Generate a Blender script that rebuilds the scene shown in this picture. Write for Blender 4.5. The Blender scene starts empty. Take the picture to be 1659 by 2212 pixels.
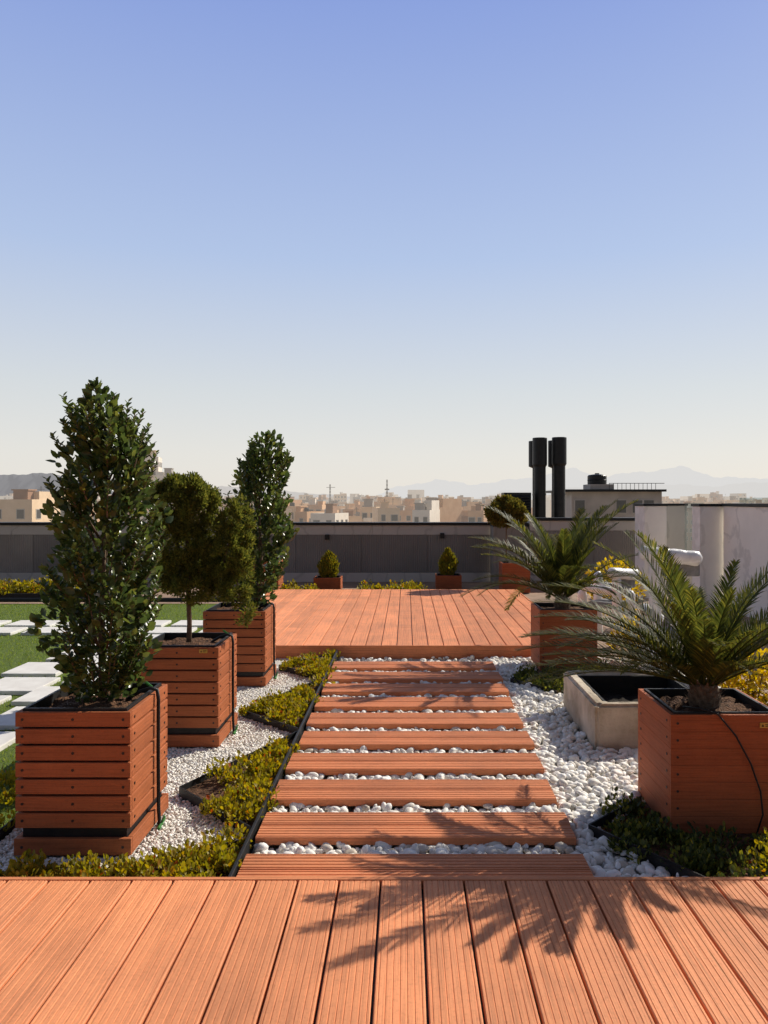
import bpy, bmesh, math, random
import numpy as np
from mathutils import Vector, Matrix
from mathutils import noise as mn
random.seed(7); rng = np.random.default_rng(7)
scene = bpy.context.scene
COL = scene.collection
F, CX, CY, H = 1660.0, 878.0, 1085.0, 1.5
def PX(px, Y): return (px-CX)*Y/F
def PZ(py, Y): return H-(py-CY)*Y/F

# ------------------------------------------------------------------ objects
def tag(o, label=None, cat=None, group=None, kind=None):
    if label: o['label'] = label
    if cat: o['category'] = cat
    if group: o['group'] = group
    if kind: o['kind'] = kind
    return o
def empty(name, loc, rz=0):
    o = bpy.data.objects.new(name, None); COL.objects.link(o)
    o.location = loc; o.rotation_euler = (0, 0, rz); o.empty_display_size = .1
    return o
def link(name, me, parent, loc=(0,0,0)):
    o = bpy.data.objects.new(name, me); COL.objects.link(o); o.parent = parent; o.location = loc; return o

class MB:
    def __init__(s): s.v = []; s.f = []; s.m = []
    def add(s, vs, fs, mi=0):
        b = len(s.v); s.v += [tuple(v) for v in vs]
        for f in fs: s.f.append(tuple(i+b for i in f)); s.m.append(mi)
        return s
    def box(s, x0, x1, y0, y1, z0, z1, mi=0):
        vs = [(x0,y0,z0),(x1,y0,z0),(x1,y1,z0),(x0,y1,z0),(x0,y0,z1),(x1,y0,z1),(x1,y1,z1),(x0,y1,z1)]
        return s.add(vs, [(3,2,1,0),(4,5,6,7),(0,1,5,4),(1,2,6,5),(2,3,7,6),(3,0,4,7)], mi)
    def poly(s, pts, z, mi=0):
        return s.add([(p[0],p[1],z) for p in pts], [tuple(range(len(pts)))], mi)
    def extrude(s, prof, v0, v1, axis, u0, z0, mi=0):
        n = len(prof); vs = []
        for v in (v0, v1):
            for u, z in prof:
                vs.append((u0+u, v, z0+z) if axis == 'Y' else (v, u0+u, z0+z))
        fs = [(i, (i+1) % n, (i+1) % n+n, i+n) for i in range(n)]
        fs += [tuple(range(n-1, -1, -1)), tuple(range(n, 2*n))]
        return s.add(vs, fs, mi)
    def tube(s, path, r, seg=8, mi=0, cap=True):
        path = [Vector(p) for p in path]; n = len(path)
        rs = r if hasattr(r, '__len__') else [r]*n
        vs = []; ref = Vector((0.123, 0.95, 0.27)).normalized()
        for i, p in enumerate(path):
            t = (path[min(i+1, n-1)]-path[max(i-1, 0)]).normalized()
            if abs(t.dot(ref)) > .95: a = t.cross(Vector((1, 0, 0))).normalized()
            else: a = t.cross(ref).normalized()
            b = t.cross(a)
            for k in range(seg):
                q = 2*math.pi*k/seg
                vs.append(p+(a*math.cos(q)+b*math.sin(q))*rs[i])
        fs = [(i*seg+k, i*seg+(k+1) % seg, (i+1)*seg+(k+1) % seg, (i+1)*seg+k) for i in range(n-1) for k in range(seg)]
        if cap: fs += [tuple(range(seg-1, -1, -1)), tuple(range((n-1)*seg, n*seg))]
        return s.add(vs, fs, mi)
    def lathe(s, prof, seg=24, c=(0,0,0), mi=0):
        vs = []; n = len(prof)
        for r, z in prof:
            for k in range(seg):
                q = 2*math.pi*k/seg
                vs.append((c[0]+r*math.cos(q), c[1]+r*math.sin(q), c[2]+z))
        fs = [(i*seg+k, i*seg+(k+1) % seg, (i+1)*seg+(k+1) % seg, (i+1)*seg+k) for i in range(n-1) for k in range(seg)]
        fs += [tuple(range(seg-1, -1, -1)), tuple(range((n-1)*seg, n*seg))]
        return s.add(vs, fs, mi)
    def mesh(s, name, mats, smooth=False):
        me = bpy.data.meshes.new(name); me.from_pydata(s.v, [], s.f)
        for m in (mats if isinstance(mats, (list, tuple)) else [mats]): me.materials.append(m)
        me.polygons.foreach_set('material_index', s.m)
        bm = bmesh.new(); bm.from_mesh(me); bmesh.ops.recalc_face_normals(bm, faces=bm.faces); bm.to_mesh(me); bm.free()
        if smooth: me.polygons.foreach_set('use_smooth', [True]*len(me.polygons))
        me.update(); return me
    def build(s, name, mats, parent=None, loc=None, bevel=0, smooth=False, seg=2):
        o = bpy.data.objects.new(name, s.mesh(name, mats, smooth)); COL.objects.link(o)
        if parent: o.parent = parent
        if loc: o.location = loc
        if bevel:
            b = o.modifiers.new('bevel', 'BEVEL'); b.width = bevel; b.segments = seg; b.limit_method = 'ANGLE'; b.angle_limit = .6
        return o

def np_obj(name, chunks, mat, parent=None, loc=None, smooth=False):
    V = []; Fc = []; b = 0
    for v, f in chunks: V.append(v); Fc.append(f+b); b += len(v)
    V = np.concatenate(V).astype(np.float32); Fc = np.concatenate(Fc).astype(np.int32)
    me = bpy.data.meshes.new(name)
    me.vertices.add(len(V)); me.vertices.foreach_set('co', V.ravel())
    me.loops.add(len(Fc)*3); me.loops.foreach_set('vertex_index', Fc.ravel())
    me.polygons.add(len(Fc)); me.polygons.foreach_set('loop_start', np.arange(0, len(Fc)*3, 3, dtype=np.int32))
    if smooth: me.polygons.foreach_set('use_smooth', np.ones(len(Fc), dtype=bool))
    me.update(calc_edges=True); me.materials.append(mat)
    o = bpy.data.objects.new(name, me); COL.objects.link(o)
    if parent: o.parent = parent
    if loc is not None: o.location = loc
    return o
def inst(TV, TF, M, Pn):
    k = len(Pn); n = len(TV)
    V = np.einsum('kij,nj->kni', M, TV)+Pn[:, None, :]
    Fx = TF[None]+(np.arange(k)*n)[:, None, None]
    return V.reshape(-1, 3), Fx.reshape(-1, 3)
def nrm(a): return a/(np.linalg.norm(a, axis=-1, keepdims=True)+1e-9)
def frames(d, n, L, W, T=None):
    y = nrm(d); x = nrm(np.cross(y, n)); z = np.cross(x, y)
    M = np.stack([x*W[:, None], y*L[:, None], z*(L if T is None else T)[:, None]], axis=2)
    return M
LEAF_V = np.array([[0,0,0],[0,.36,-.07],[0,.72,-.05],[0,1,.0],[-.46,.34,.05],[-.38,.70,.06],[.46,.34,.05],[.38,.70,.06]], float)
LEAF_F = np.array([[0,1,4],[1,2,5],[1,5,4],[2,3,5],[0,6,1],[1,6,7],[1,7,2],[2,7,3]])
BLADE_V = np.array([[-.5,0,0],[.5,0,0],[.35,.55,.05],[-.35,.55,.05],[0,1,.0]], float)
BLADE_F = np.array([[0,1,2],[0,2,3],[3,2,4]])
def ico(sub, jitter, n):
    out = []
    for i in range(n):
        bm = bmesh.new(); bmesh.ops.create_icosphere(bm, subdivisions=sub, radius=1)
        V = np.array([v.co[:] for v in bm.verts]); Fx = np.array([[v.index for v in f.verts] for f in bm.faces]); bm.free()
        k = rng.normal(size=(4, 3)); ph = rng.uniform(0, 6, 4)
        s = 1+jitter*sum(np.sin(V@k[j]*1.6+ph[j]) for j in range(4))/2
        out.append((V*s[:, None], Fx))
    return out
def inpoly(X, Y, poly):
    r = np.zeros(len(X), bool); n = len(poly)
    for i in range(n):
        x0, y0 = poly[i]; x1, y1 = poly[(i+1) % n]
        c = ((y0 > Y) != (y1 > Y))
        with np.errstate(divide='ignore', invalid='ignore'):
            xi = (x1-x0)*(Y-y0)/((y1-y0) if y1 != y0 else 1e-9)+x0
        r ^= (c & (X < xi))
    return r

# ------------------------------------------------------------------ materials
def new_mat(name):
    m = bpy.data.materials.new(name); m.use_nodes = True
    nt = m.node_tree; return m, nt.nodes, nt.links, nt.nodes['Principled BSDF']
def ramp(N, stops, interp='LINEAR'):
    r = N.new('ShaderNodeValToRGB'); e = r.color_ramp.elements; r.color_ramp.interpolation = interp
    while len(e) < len(stops): e.new(.5)
    for i, (p, c) in enumerate(stops): e[i].position = p; e[i].color = (*c, 1)
    return r
def coords(N, L, scale=(1,1,1), kind='Object'):
    t = N.new('ShaderNodeTexCoord'); mp = N.new('ShaderNodeMapping'); mp.inputs['Scale'].default_value = scale
    L.new(t.outputs[kind], mp.inputs['Vector']); return mp
def noise(N, L, vec, scale, detail=4, rough=.55):
    n = N.new('ShaderNodeTexNoise'); n.inputs['Scale'].default_value = scale; n.inputs['Detail'].default_value = detail
    n.inputs['Roughness'].default_value = rough; L.new(vec.outputs[0], n.inputs['Vector']); return n
def mixc(N, L, a, b, fac, mode='MIX'):
    x = N.new('ShaderNodeMix'); x.data_type = 'RGBA'; x.blend_type = mode
    for sock, val in ((x.inputs[6], a), (x.inputs[7], b), (x.inputs[0], fac)):
        if hasattr(val, 'node') or hasattr(val, 'is_linked'): L.new(val, sock)
        elif isinstance(val, tuple): sock.default_value = (*val, 1)
        else: sock.default_value = val
    return x.outputs[2]
def bump(N, L, B, h, strength, dist=.01):
    b = N.new('ShaderNodeBump'); b.inputs['Strength'].default_value = strength; b.inputs['Distance'].default_value = dist
    L.new(h, b.inputs['Height']); L.new(b.outputs[0], B.inputs['Normal'])
def rough_mat(name, c1, c2, scale=8, rough=.7, bs=.3, bd=.01, stretch=(1,1,1), bscale=None, spec=.3, detail=4):
    m, N, L, B = new_mat(name); v = coords(N, L, stretch); n = noise(N, L, v, scale, detail)
    r = ramp(N, [(.3, c1), (.7, c2)]); L.new(n.outputs[0], r.inputs[0]); L.new(r.outputs[0], B.inputs['Base Color'])
    B.inputs['Roughness'].default_value = rough; B.inputs['Specular IOR Level'].default_value = spec
    if bs:
        n2 = noise(N, L, v, bscale or scale*6, 5); bump(N, L, B, n2.outputs[0], bs, bd)
    return m
def wood(name, base, grain, bands=0, var=.15, lo=.66):
    """composite timber: grain = axis the fibres run along"""
    m, N, L, B = new_mat(name)
    st = {'X': (1.2, 60, 60), 'Y': (60, 1.2, 60), 'H': (2, 2, 90)}[grain]
    v = coords(N, L, st); n = noise(N, L, v, 1.6, 6, .7)
    r = ramp(N, [(.3, tuple(c*lo for c in base)), (.5, base), (.75, tuple(min(.95, c*1.12) for c in base))])
    L.new(n.outputs[0], r.inputs[0])
    g = N.new('ShaderNodeNewGeometry')
    r2 = ramp(N, [(0, (1-var,)*3), (1, (1+var*.3, 1+var*.3, 1+var*.3))]); L.new(g.outputs['Random Per Island'], r2.inputs[0])
    c = mixc(N, L, r.outputs[0], r2.outputs[0], 1.0, 'MULTIPLY')
    v3 = coords(N, L); n3 = noise(N, L, v3, 2.3, 7, .65); r3 = ramp(N, [(.36, (.82, .83, .86)), (.60, (1.03, 1.02, 1.0))]); L.new(n3.outputs[0], r3.inputs[0])
    c = mixc(N, L, c, r3.outputs[0], 1.0, 'MULTIPLY')
    n4 = noise(N, L, v3, 90, 3, .6); r4 = ramp(N, [(.30, (.88, .87, .86)), (.5, (1, 1, 1))]); L.new(n4.outputs[0], r4.inputs[0])
    c = mixc(N, L, c, r4.outputs[0], 1.0, 'MULTIPLY')
    L.new(c, B.inputs['Base Color']); B.inputs['Roughness'].default_value = .6; B.inputs['Specular IOR Level'].default_value = .2
    h = n.outputs[0]
    if bands:
        w = N.new('ShaderNodeTexWave'); w.wave_type = 'BANDS'; w.bands_direction = 'Z'; w.inputs['Scale'].default_value = bands
        w.inputs['Distortion'].default_value = .6; w.inputs['Detail'].default_value = 2; w.inputs['Detail Scale'].default_value = 4
        L.new(v3.outputs[0], w.inputs['Vector'])
        a = N.new('ShaderNodeMath'); a.operation = 'ADD'; L.new(w.outputs['Fac'], a.inputs[0]); L.new(n.outputs[0], a.inputs[1]); h = a.outputs[0]
    bump(N, L, B, h, .5, .004)
    return m
def leaf_mat(name, stops, transl=.3, rough=.5, spec=.3):
    m, N, L, B = new_mat(name); g = N.new('ShaderNodeNewGeometry')
    r = ramp(N, stops); L.new(g.outputs['Random Per Island'], r.inputs[0]); L.new(r.outputs[0], B.inputs['Base Color'])
    B.inputs['Roughness'].default_value = rough; B.inputs['Specular IOR Level'].default_value = spec
    t = N.new('ShaderNodeBsdfTranslucent'); hs = N.new('ShaderNodeHueSaturation'); hs.inputs['Value'].default_value = 2.0; hs.inputs['Saturation'].default_value = 1.1
    L.new(r.outputs[0], hs.inputs['Color']); L.new(hs.outputs[0], t.inputs['Color'])
    x = N.new('ShaderNodeMixShader'); x.inputs[0].default_value = transl
    L.new(B.outputs[0], x.inputs[1]); L.new(t.outputs[0], x.inputs[2]); L.new(x.outputs[0], N['Material Output'].inputs[0])
    return m
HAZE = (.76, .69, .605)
def haze(m, D=900., fixed=None, col=HAZE):  # aerial haze painted into the material as emission, stronger with distance unless fixed
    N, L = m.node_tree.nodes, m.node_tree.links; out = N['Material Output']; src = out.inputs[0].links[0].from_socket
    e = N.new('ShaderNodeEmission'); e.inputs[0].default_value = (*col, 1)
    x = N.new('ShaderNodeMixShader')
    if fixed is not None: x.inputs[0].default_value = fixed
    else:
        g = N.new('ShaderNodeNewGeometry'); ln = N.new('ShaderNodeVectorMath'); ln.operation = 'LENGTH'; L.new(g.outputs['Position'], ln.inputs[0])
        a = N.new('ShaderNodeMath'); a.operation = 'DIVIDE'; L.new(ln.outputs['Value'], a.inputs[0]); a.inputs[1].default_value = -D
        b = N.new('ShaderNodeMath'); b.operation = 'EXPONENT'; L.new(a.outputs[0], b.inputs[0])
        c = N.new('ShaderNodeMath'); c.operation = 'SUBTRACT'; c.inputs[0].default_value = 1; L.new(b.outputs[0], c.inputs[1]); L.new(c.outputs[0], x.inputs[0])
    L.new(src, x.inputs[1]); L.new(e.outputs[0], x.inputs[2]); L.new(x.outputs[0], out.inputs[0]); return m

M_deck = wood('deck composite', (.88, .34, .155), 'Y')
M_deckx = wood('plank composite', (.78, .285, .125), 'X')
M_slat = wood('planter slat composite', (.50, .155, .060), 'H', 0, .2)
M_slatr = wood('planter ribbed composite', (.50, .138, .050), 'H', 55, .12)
M_black = rough_mat('black plastic', (.010,.010,.011), (.022,.022,.022), 20, .5, .1)
M_blackm = rough_mat('black metal', (.008,.009,.009), (.016,.016,.016), 12, .42, .05)
M_soil = rough_mat('soil', (.055,.027,.014), (.22,.11,.058), 35, .95, 1, .03, bscale=70)
M_gold = rough_mat('gold plate', (.55,.33,.06), (.65,.42,.10), 30, .35, 0)
M_mark = rough_mat('plate print', (.03,.02,.01), (.05,.03,.02), 30, .6, 0)
M_screw = rough_mat('screw', (.03,.02,.015), (.05,.035,.03), 30, .4, 0)
M_white = rough_mat('white plastic wrap', (.72,.70,.67), (.90,.88,.85), 14, .35, .6, .012, bscale=24, spec=.5)
M_greyfab = rough_mat('grey fabric', (.20,.20,.195), (.28,.275,.27), 30, .8, .3)
M_green = rough_mat('green valve', (.04,.18,.04), (.06,.24,.05), 30, .5, 0)
M_conc = rough_mat('trough concrete', (.34,.265,.18), (.70,.60,.47), 5, .92, .9, .012, bscale=38, detail=8)
M_slab = rough_mat('white slab', (.66,.63,.59), (.80,.78,.74), 6, .85, .3, .004)
M_floor = rough_mat('terrace tile', (.26,.17,.115), (.38,.26,.185), 5, .8, .2)
M_gbase = rough_mat('gravel base', (.56,.52,.46), (.84,.80,.74), 60, .9, 1, .02, bscale=90)
M_bark = rough_mat('bark', (.10,.06,.036), (.24,.165,.105), 40, .9, .8, .01)
M_water = rough_mat('trough liner', (.006,.006,.005), (.014,.013,.011), 6, .6, .4)
def pebble_mat(name, stops):
    m, N, L, B = new_mat(name); g = N.new('ShaderNodeNewGeometry'); r = ramp(N, stops); L.new(g.outputs['Random Per Island'], r.inputs[0])
    v = coords(N, L); n = noise(N, L, v, 55, 4); r2 = ramp(N, [(.3, (.87,.86,.84)), (.65, (1,1,1))]); L.new(n.outputs[0], r2.inputs[0])
    L.new(mixc(N, L, r.outputs[0], r2.outputs[0], 1.0, 'MULTIPLY'), B.inputs['Base Color']); B.inputs['Roughness'].default_value = .6
    bump(N, L, B, n.outputs[0], .2, .005); return m
M_peb = pebble_mat('white pebble', [(0, (.54,.46,.37)), (.10, (.76,.71,.64)), (.4, (.87,.835,.78)), (1, (.93,.91,.87))])
M_chip = pebble_mat('white chipping', [(0, (.66,.58,.48)), (.15, (.88,.83,.75)), (1, (.95,.93,.89))])
def marble(name, c1, c2):
    m, N, L, B = new_mat(name); v = coords(N, L, (1,1,1)); n = noise(N, L, v, 2.2, 8, .65)
    w = N.new('ShaderNodeTexWave'); w.inputs['Scale'].default_value = .7; w.inputs['Distortion'].default_value = 14; w.inputs['Detail'].default_value = 6; L.new(v.outputs[0], w.inputs['Vector'])
    r = ramp(N, [(0, c2), (.06, c1), (1, c1)]); L.new(w.outputs['Fac'], r.inputs[0])
    r2 = ramp(N, [(.3, (.88,.88,.88)), (.7, (1,1,1))]); L.new(n.outputs[0], r2.inputs[0])
    L.new(mixc(N, L, r.outputs[0], r2.outputs[0], 1.0, 'MULTIPLY'), B.inputs['Base Color']); B.inputs['Roughness'].default_value = .55; B.inputs['Specular IOR Level'].default_value = .2; return m
M_marble = marble('white marble', (.93,.89,.82), (.82,.78,.71)); M_marbleg = marble('grey marble', (.56,.52,.46), (.46,.43,.38)); M_greystone = marble('dark grey stone', (.30,.275,.24), (.25,.23,.20))
def ribbed_stone():
    m, N, L, B = new_mat('ribbed grey stone'); v = coords(N, L)
    w = N.new('ShaderNodeTexWave'); w.bands_direction = 'X'; w.inputs['Scale'].default_value = 9; w.inputs['Distortion'].default_value = .4; L.new(v.outputs[0], w.inputs['Vector'])
    n = noise(N, L, v, 1.3, 6); g = N.new('ShaderNodeNewGeometry')
    r = ramp(N, [(.3, (.22,.198,.172)), (.7, (.295,.268,.236))]); L.new(n.outputs[0], r.inputs[0])
    r2 = ramp(N, [(0, (.78,.78,.79)), (1, (1.12,1.1,1.08))]); L.new(g.outputs['Random Per Island'], r2.inputs[0])
    L.new(mixc(N, L, r.outputs[0], r2.outputs[0], 1.0, 'MULTIPLY'), B.inputs['Base Color']); B.inputs['Roughness'].default_value = .75
    bump(N, L, B, w.outputs['Fac'], .6, .012); return m
M_rib = ribbed_stone()
def glass_mat():
    m, N, L, B = new_mat('balustrade glass'); t = N.new('ShaderNodeBsdfTransparent'); t.inputs[0].default_value = (.82,.87,.87,1)
    g = N.new('ShaderNodeBsdfGlossy'); g.inputs['Roughness'].default_value = .03; x = N.new('ShaderNodeMixShader'); x.inputs[0].default_value = .1
    L.new(t.outputs[0], x.inputs[1]); L.new(g.outputs[0], x.inputs[2]); L.new(x.outputs[0], N['Material Output'].inputs[0]); return m
M_glass = glass_mat()
ML_tall = leaf_mat('shrub leaf', [(0,(.034,.054,.018)),(.5,(.062,.088,.025)),(.9,(.11,.132,.032)),(1,(.16,.155,.036))], .36, .30, .5)
ML_jun = leaf_mat('juniper sprig', [(0,(.078,.096,.022)),(.5,(.135,.146,.032)),(1,(.23,.21,.044))], .44, .6)
ML_palm = leaf_mat('palm leaflet', [(0,(.040,.052,.013)),(.6,(.078,.088,.019)),(1,(.19,.17,.034))], .38, .5, .16)
ML_cover = leaf_mat('ground cover leaf', [(0,(.13,.125,.018)),(.4,(.26,.225,.026)),(.85,(.38,.29,.036)),(.965,(.34,.20,.03)),(1,(.42,.05,.02))], .35, .5)
ML_cover_shaded = leaf_mat('shaded cover leaf', [(0,(.03,.045,.014)),(.6,(.08,.095,.022)),(1,(.22,.20,.03))], .3, .5)  # darker copy of the cover leaf, shade by the palm planters put into its colour
ML_yel = leaf_mat('yellow shrub leaf', [(0,(.16,.14,.016)),(.5,(.46,.34,.034)),(1,(.64,.44,.045))], .38, .5)
ML_thuja = leaf_mat('thuja sprig', [(0,(.09,.10,.018)),(.5,(.20,.185,.028)),(1,(.32,.24,.03))], .35, .55)
ML_ball = leaf_mat('topiary leaf', [(0,(.075,.075,.02)),(.5,(.15,.135,.03)),(1,(.24,.18,.04))], .4, .55)
ML_grass = leaf_mat('turf blade', [(0,(.13,.195,.028)),(.5,(.20,.265,.038)),(1,(.29,.31,.05))], .35, .5)
M_turf = rough_mat('turf base', (.09,.14,.02), (.15,.20,.035), 30, .9, .8, .02)

# ------------------------------------------------------------------ setting
tag(MB().box(-14, 4.75, -4, 14.9, -20, 0).build('roof_terrace', M_floor), kind='structure')
def groove_prof(w, t, n, gd=.003, gw=.0042, ch=.003):
    p = [(0, -t), (0, -ch), (ch, 0)]
    for i in range(n):
        c = w*(i+.5)/n; a = gw/2
        p += [(c-a-.001, 0), (c-a, -gd), (c+a, -gd), (c+a+.001, 0)]
    return p+[(w-ch, 0), (w, -ch), (w, -t)]
PITCH = .1503
def deck(x0, x1, y0, y1, top, phase, joints=None):
    mb = MB(); k0 = math.floor((x0-phase)/PITCH); x = phase+k0*PITCH
    pr = groove_prof(PITCH-.008, .024, 7, .0017, .0026)
    i = 0
    while x < x1:
        if x+PITCH > x0+.02 and x >= x0-.14:
            cuts = [y0, y1]
            if joints: cuts = [y0]+[j for j in joints[i % len(joints)]]+[y1]
            for a, b in zip(cuts[:-1], cuts[1:]): mb.extrude(pr, a+.002, b-.002, 'Y', x+.004, top+random.uniform(-.0008, .0008))
        x += PITCH; i += 1
    return mb
phase = -0.0934; DE = 2.785
tag(deck(-3.4, 3.4, -3.5, DE, .13, phase).build('near_deck', M_deck), kind='structure')
tag(MB().box(-3.5, 3.5, -3.5, DE-.004, .02, .10).build('near_deck_base', M_black), kind='structure')
tag(MB().box(-3.5, 3.55, DE+.002, DE+.024, .0, .132).build('near_deck_fascia', M_deckx, bevel=.003), kind='structure')
FY0, FY1, FX0, FX1 = 7.34, 12.1, -2.03, phase+PITCH*12-.02
fd = deck(FX0, FX1, FY0+.024, FY1, .13, phase, [[9.6], [8.4, 11.2], [10.4], [9.0]])
tag(fd.build('far_deck', M_deck), kind='structure')
mb = MB().box(FX0-.05, FX1+.01, FY0+.026, FY1-.01, .0, .10); tag(mb.build('far_deck_base', M_black), kind='structure')
mb = MB().box(FX0-.07, FX1+.05, FY0, FY0+.021, .003, .131); mb.box(FX0-.072, FX0-.05, FY0+.023, FY1, .005, .131); mb.box(FX1+.026, FX1+.046, FY0+.023, FY1, .005, .131)
tag(mb.build('far_deck_fascia', M_deckx, bevel=.003), kind='structure')
tag(MB().poly([(-.66, 2.81), (2.5, 2.81), (2.5, 6.9), (-.66, 6.9)], .014).poly([(-.66, 6.9), (2.5, 6.9), (2.5, 7.33), (-.66, 7.33)], .005).build('pebble_path', M_gbase), kind='structure')
tag(MB().poly([(-1.78, 2.81), (-.67, 2.81), (-.67, 7.33), (-1.78, 7.33)], .012).build('gravel_bed', M_gbase), kind='structure')
LAWN = (-8.0, -1.80, 2.81, 11.3)
tag(MB().poly([(LAWN[0], LAWN[2]), (LAWN[1], LAWN[2]), (LAWN[1], LAWN[3]), (LAWN[0], LAWN[3])], .008).build('lawn', M_turf), kind='structure')

# ------------------------------------------------------------------ stepping planks
ordn = ['first', 'second', 'third', 'fourth', 'fifth', 'sixth', 'seventh', 'eighth', 'ninth', 'tenth']
planks = []
for i in range(10):
    yb = 3.10+.416*i; yf = yb-.268; mb = MB(); pr = groove_prof(.131, .032, 5, .0035, .005)
    jx = random.uniform(-.008, .008); xr = .715+.006*i
    mb.extrude(pr, -.64+jx, xr+jx+random.uniform(-.01, .01), 'X', yf, .083); mb.extrude(pr, -.64+jx, xr+jx, 'X', yf+.137, .083)
    o = mb.build('stepping_plank', M_deckx)
    lab = {0: 'wide grooved orange plank lying right against the near deck', 9: 'grooved orange plank farthest along the path, just before the raised far deck'}.get(i, 'grooved orange plank across white pebbles, %s plank counted from the near deck' % ordn[i])
    tag(o, lab, 'plank', 'planks laid across the pebble path'); planks.append((-.64, xr, yf, yb))

# ------------------------------------------------------------------ bed shapes
LB = [[(-.67,3.32),(-1.12,3.08),(-1.62,3.06),(-1.62,2.815),(-.67,2.815)], [(-.67,3.38),(-1.14,3.86),(-.67,4.80)], [(-.67,4.86),(-1.14,5.30),(-.67,6.26)], [(-.67,6.32),(-1.12,6.75),(-.67,7.32)]]
R1 = [(.80,3.37),(1.18,2.82),(2.3,2.82),(2.3,3.9),(1.3,3.9),(1.13,3.70)]
R2 = [(.84,6.20),(1.13,5.80),(1.75,5.80),(1.75,6.95),(1.20,6.95),(1.10,6.62)]
PL = [(-1.63,-1.15,3.20,3.70), (-1.63,-1.13,4.62,5.12), (-1.63,-1.13,6.15,6.65)]
PR = [(1.163,1.66,3.38,3.86), (1.155,1.655,6.66,7.14)]
TR = (1.115,1.92,4.52,5.46)
def inrect(X, Y, r, pad=0): return (X > r[0]-pad) & (X < r[1]+pad) & (Y > r[2]-pad) & (Y < r[3]+pad)
def scatter_stones(name, x0, x1, y0, y1, sp, size, tmpl, mat, z, excl):
    gx, gy = np.meshgrid(np.arange(x0, x1, sp), np.arange(y0, y1, sp)); X = gx.ravel()+rng.uniform(-.5, .5, gx.size)*sp; Y = gy.ravel()+rng.uniform(-.5, .5, gx.size)*sp
    X = np.clip(X, x0+.01, x1); Y = np.clip(Y, y0+.012, y1-.012)
    keep = ~excl(X, Y); X, Y = X[keep], Y[keep]; k = len(X)
    Z = z+rng.uniform(-.45, .7, k)*size-np.clip((Y-6.85)/.15, 0, 1)*.024
    a = size*rng.uniform(.6, 1.45, k); b = a*rng.uniform(.55, .9, k); c = a*rng.uniform(.40, .70, k)
    d = nrm(np.stack([rng.normal(size=k), rng.normal(size=k), rng.normal(size=k)*.35], 1)); n = nrm(np.stack([rng.normal(size=k)*.4, rng.normal(size=k)*.4, np.ones(k)], 1))
    Mx = frames(d, n, a, b, c); Pn = np.stack([X, Y, Z], 1); ch = []; t = len(tmpl); idx = rng.integers(0, t, k)
    for j in range(t):
        s = idx == j; ch.append(inst(tmpl[j][0], tmpl[j][1], Mx[s], Pn[s]))
    return np_obj(name, ch, mat, smooth=True)
def ex_peb(X, Y):
    e = inpoly(X, Y, R1) | inpoly(X, Y, R2) | inrect(X, Y, TR, .01)
    e |= (Y > 7.0) & (X < .78) & (rng.uniform(0, 1, len(X)) < .85)     # only a few stones lie loose before the far deck
    for r in PR: e |= inrect(X, Y, r, .01)
    for p in planks: e |= inrect(X, Y, p, -.012)
    return e
tag(scatter_stones('pebbles', -.63, 2.45, 2.815, 7.325, .0305, .0235, ico(2, .24, 10), M_peb, .035, ex_peb), kind='stuff')
def ex_chip(X, Y):
    e = np.zeros(len(X), bool)
    for t in LB: e |= inpoly(X, Y, t)
    for r in PL: e |= inrect(X, Y, r, .005)
    return e
tag(scatter_stones('gravel', -1.77, -.685, 2.82, 7.32, .0125, .0088, ico(1, .25, 6), M_chip, .020, ex_chip), kind='stuff')

# edging
def strip(mb, p, q, z0, z1, t=.007):
    d = Vector((q[0]-p[0], q[1]-p[1])).normalized(); n = Vector((-d.y, d.x))*t/2
    vs = [(p[0]+n.x, p[1]+n.y), (p[0]-n.x, p[1]-n.y), (q[0]-n.x, q[1]-n.y), (q[0]+n.x, q[1]+n.y)]
    mb.add([(x, y, z0) for x, y in vs]+[(x, y, z1) for x, y in vs], [(3,2,1,0),(4,5,6,7),(0,1,5,4),(1,2,6,5),(2,3,7,6),(3,0,4,7)])
    return mb
mb = MB(); strip(mb, (-.664, 2.815), (-.660, 7.33), .0, .095, .014)
tag(mb.build('garden_edging', M_black, bevel=.002), 'long straight black edging strip beside the left ends of the planks', 'edging')
bn = ['nearest the deck', 'beside the front left planter', 'beside the middle left planter', 'next to the far deck']
for i, t in enumerate(LB):
    mb = MB(); z = .072
    if i == 0: strip(mb, (t[0][0]-.012, t[0][1]), t[1], 0, .05)
    else: strip(mb, (t[0][0]-.012, t[0][1]), t[1], 0, z); strip(mb, t[1], (t[2][0]-.012, t[2][1]), 0, z)
    tag(mb.build('garden_edging', M_black), 'black zigzag edging around the triangular left bed %s' % bn[i], 'edging', 'zigzag edging of the left beds')
    tag(MB().poly(t, .030 if i == 0 else .042).build('bed_soil', M_soil), kind='structure')
mb = MB(); strip(mb, R1[0], R1[1], 0, .088); strip(mb, R1[0], R1[5], 0, .088)
tag(mb.build('garden_edging', M_black), 'black pointed edging on the pebbles around the front right palm planter', 'edging')
mb = MB(); strip(mb, R2[0], R2[1], 0, .08); strip(mb, R2[0], R2[5], 0, .08)
tag(mb.build('garden_edging', M_black), 'black pointed edging on the pebbles by the rear palm planter', 'edging')
tag(MB().poly(R1, .04).build('bed_soil', M_soil), kind='structure'); tag(MB().poly(R2, .04).build('bed_soil', M_soil), kind='structure')
mb = MB(); strip(mb, (-1.79, 2.815), (-1.79, 11.3), 0, .06); tag(mb.build('garden_edging', M_black), 'black strip separating the lawn from the planter gravel', 'edging')
mb = MB(); mb.tube([(-8, 11.34, .06), (-5, 11.33, .06), (-2.15, 11.34, .06)], .035, 8); tag(mb.build('edging_pipe', M_black), 'dark pipe lying along the far end of the lawn', 'pipe')

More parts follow.
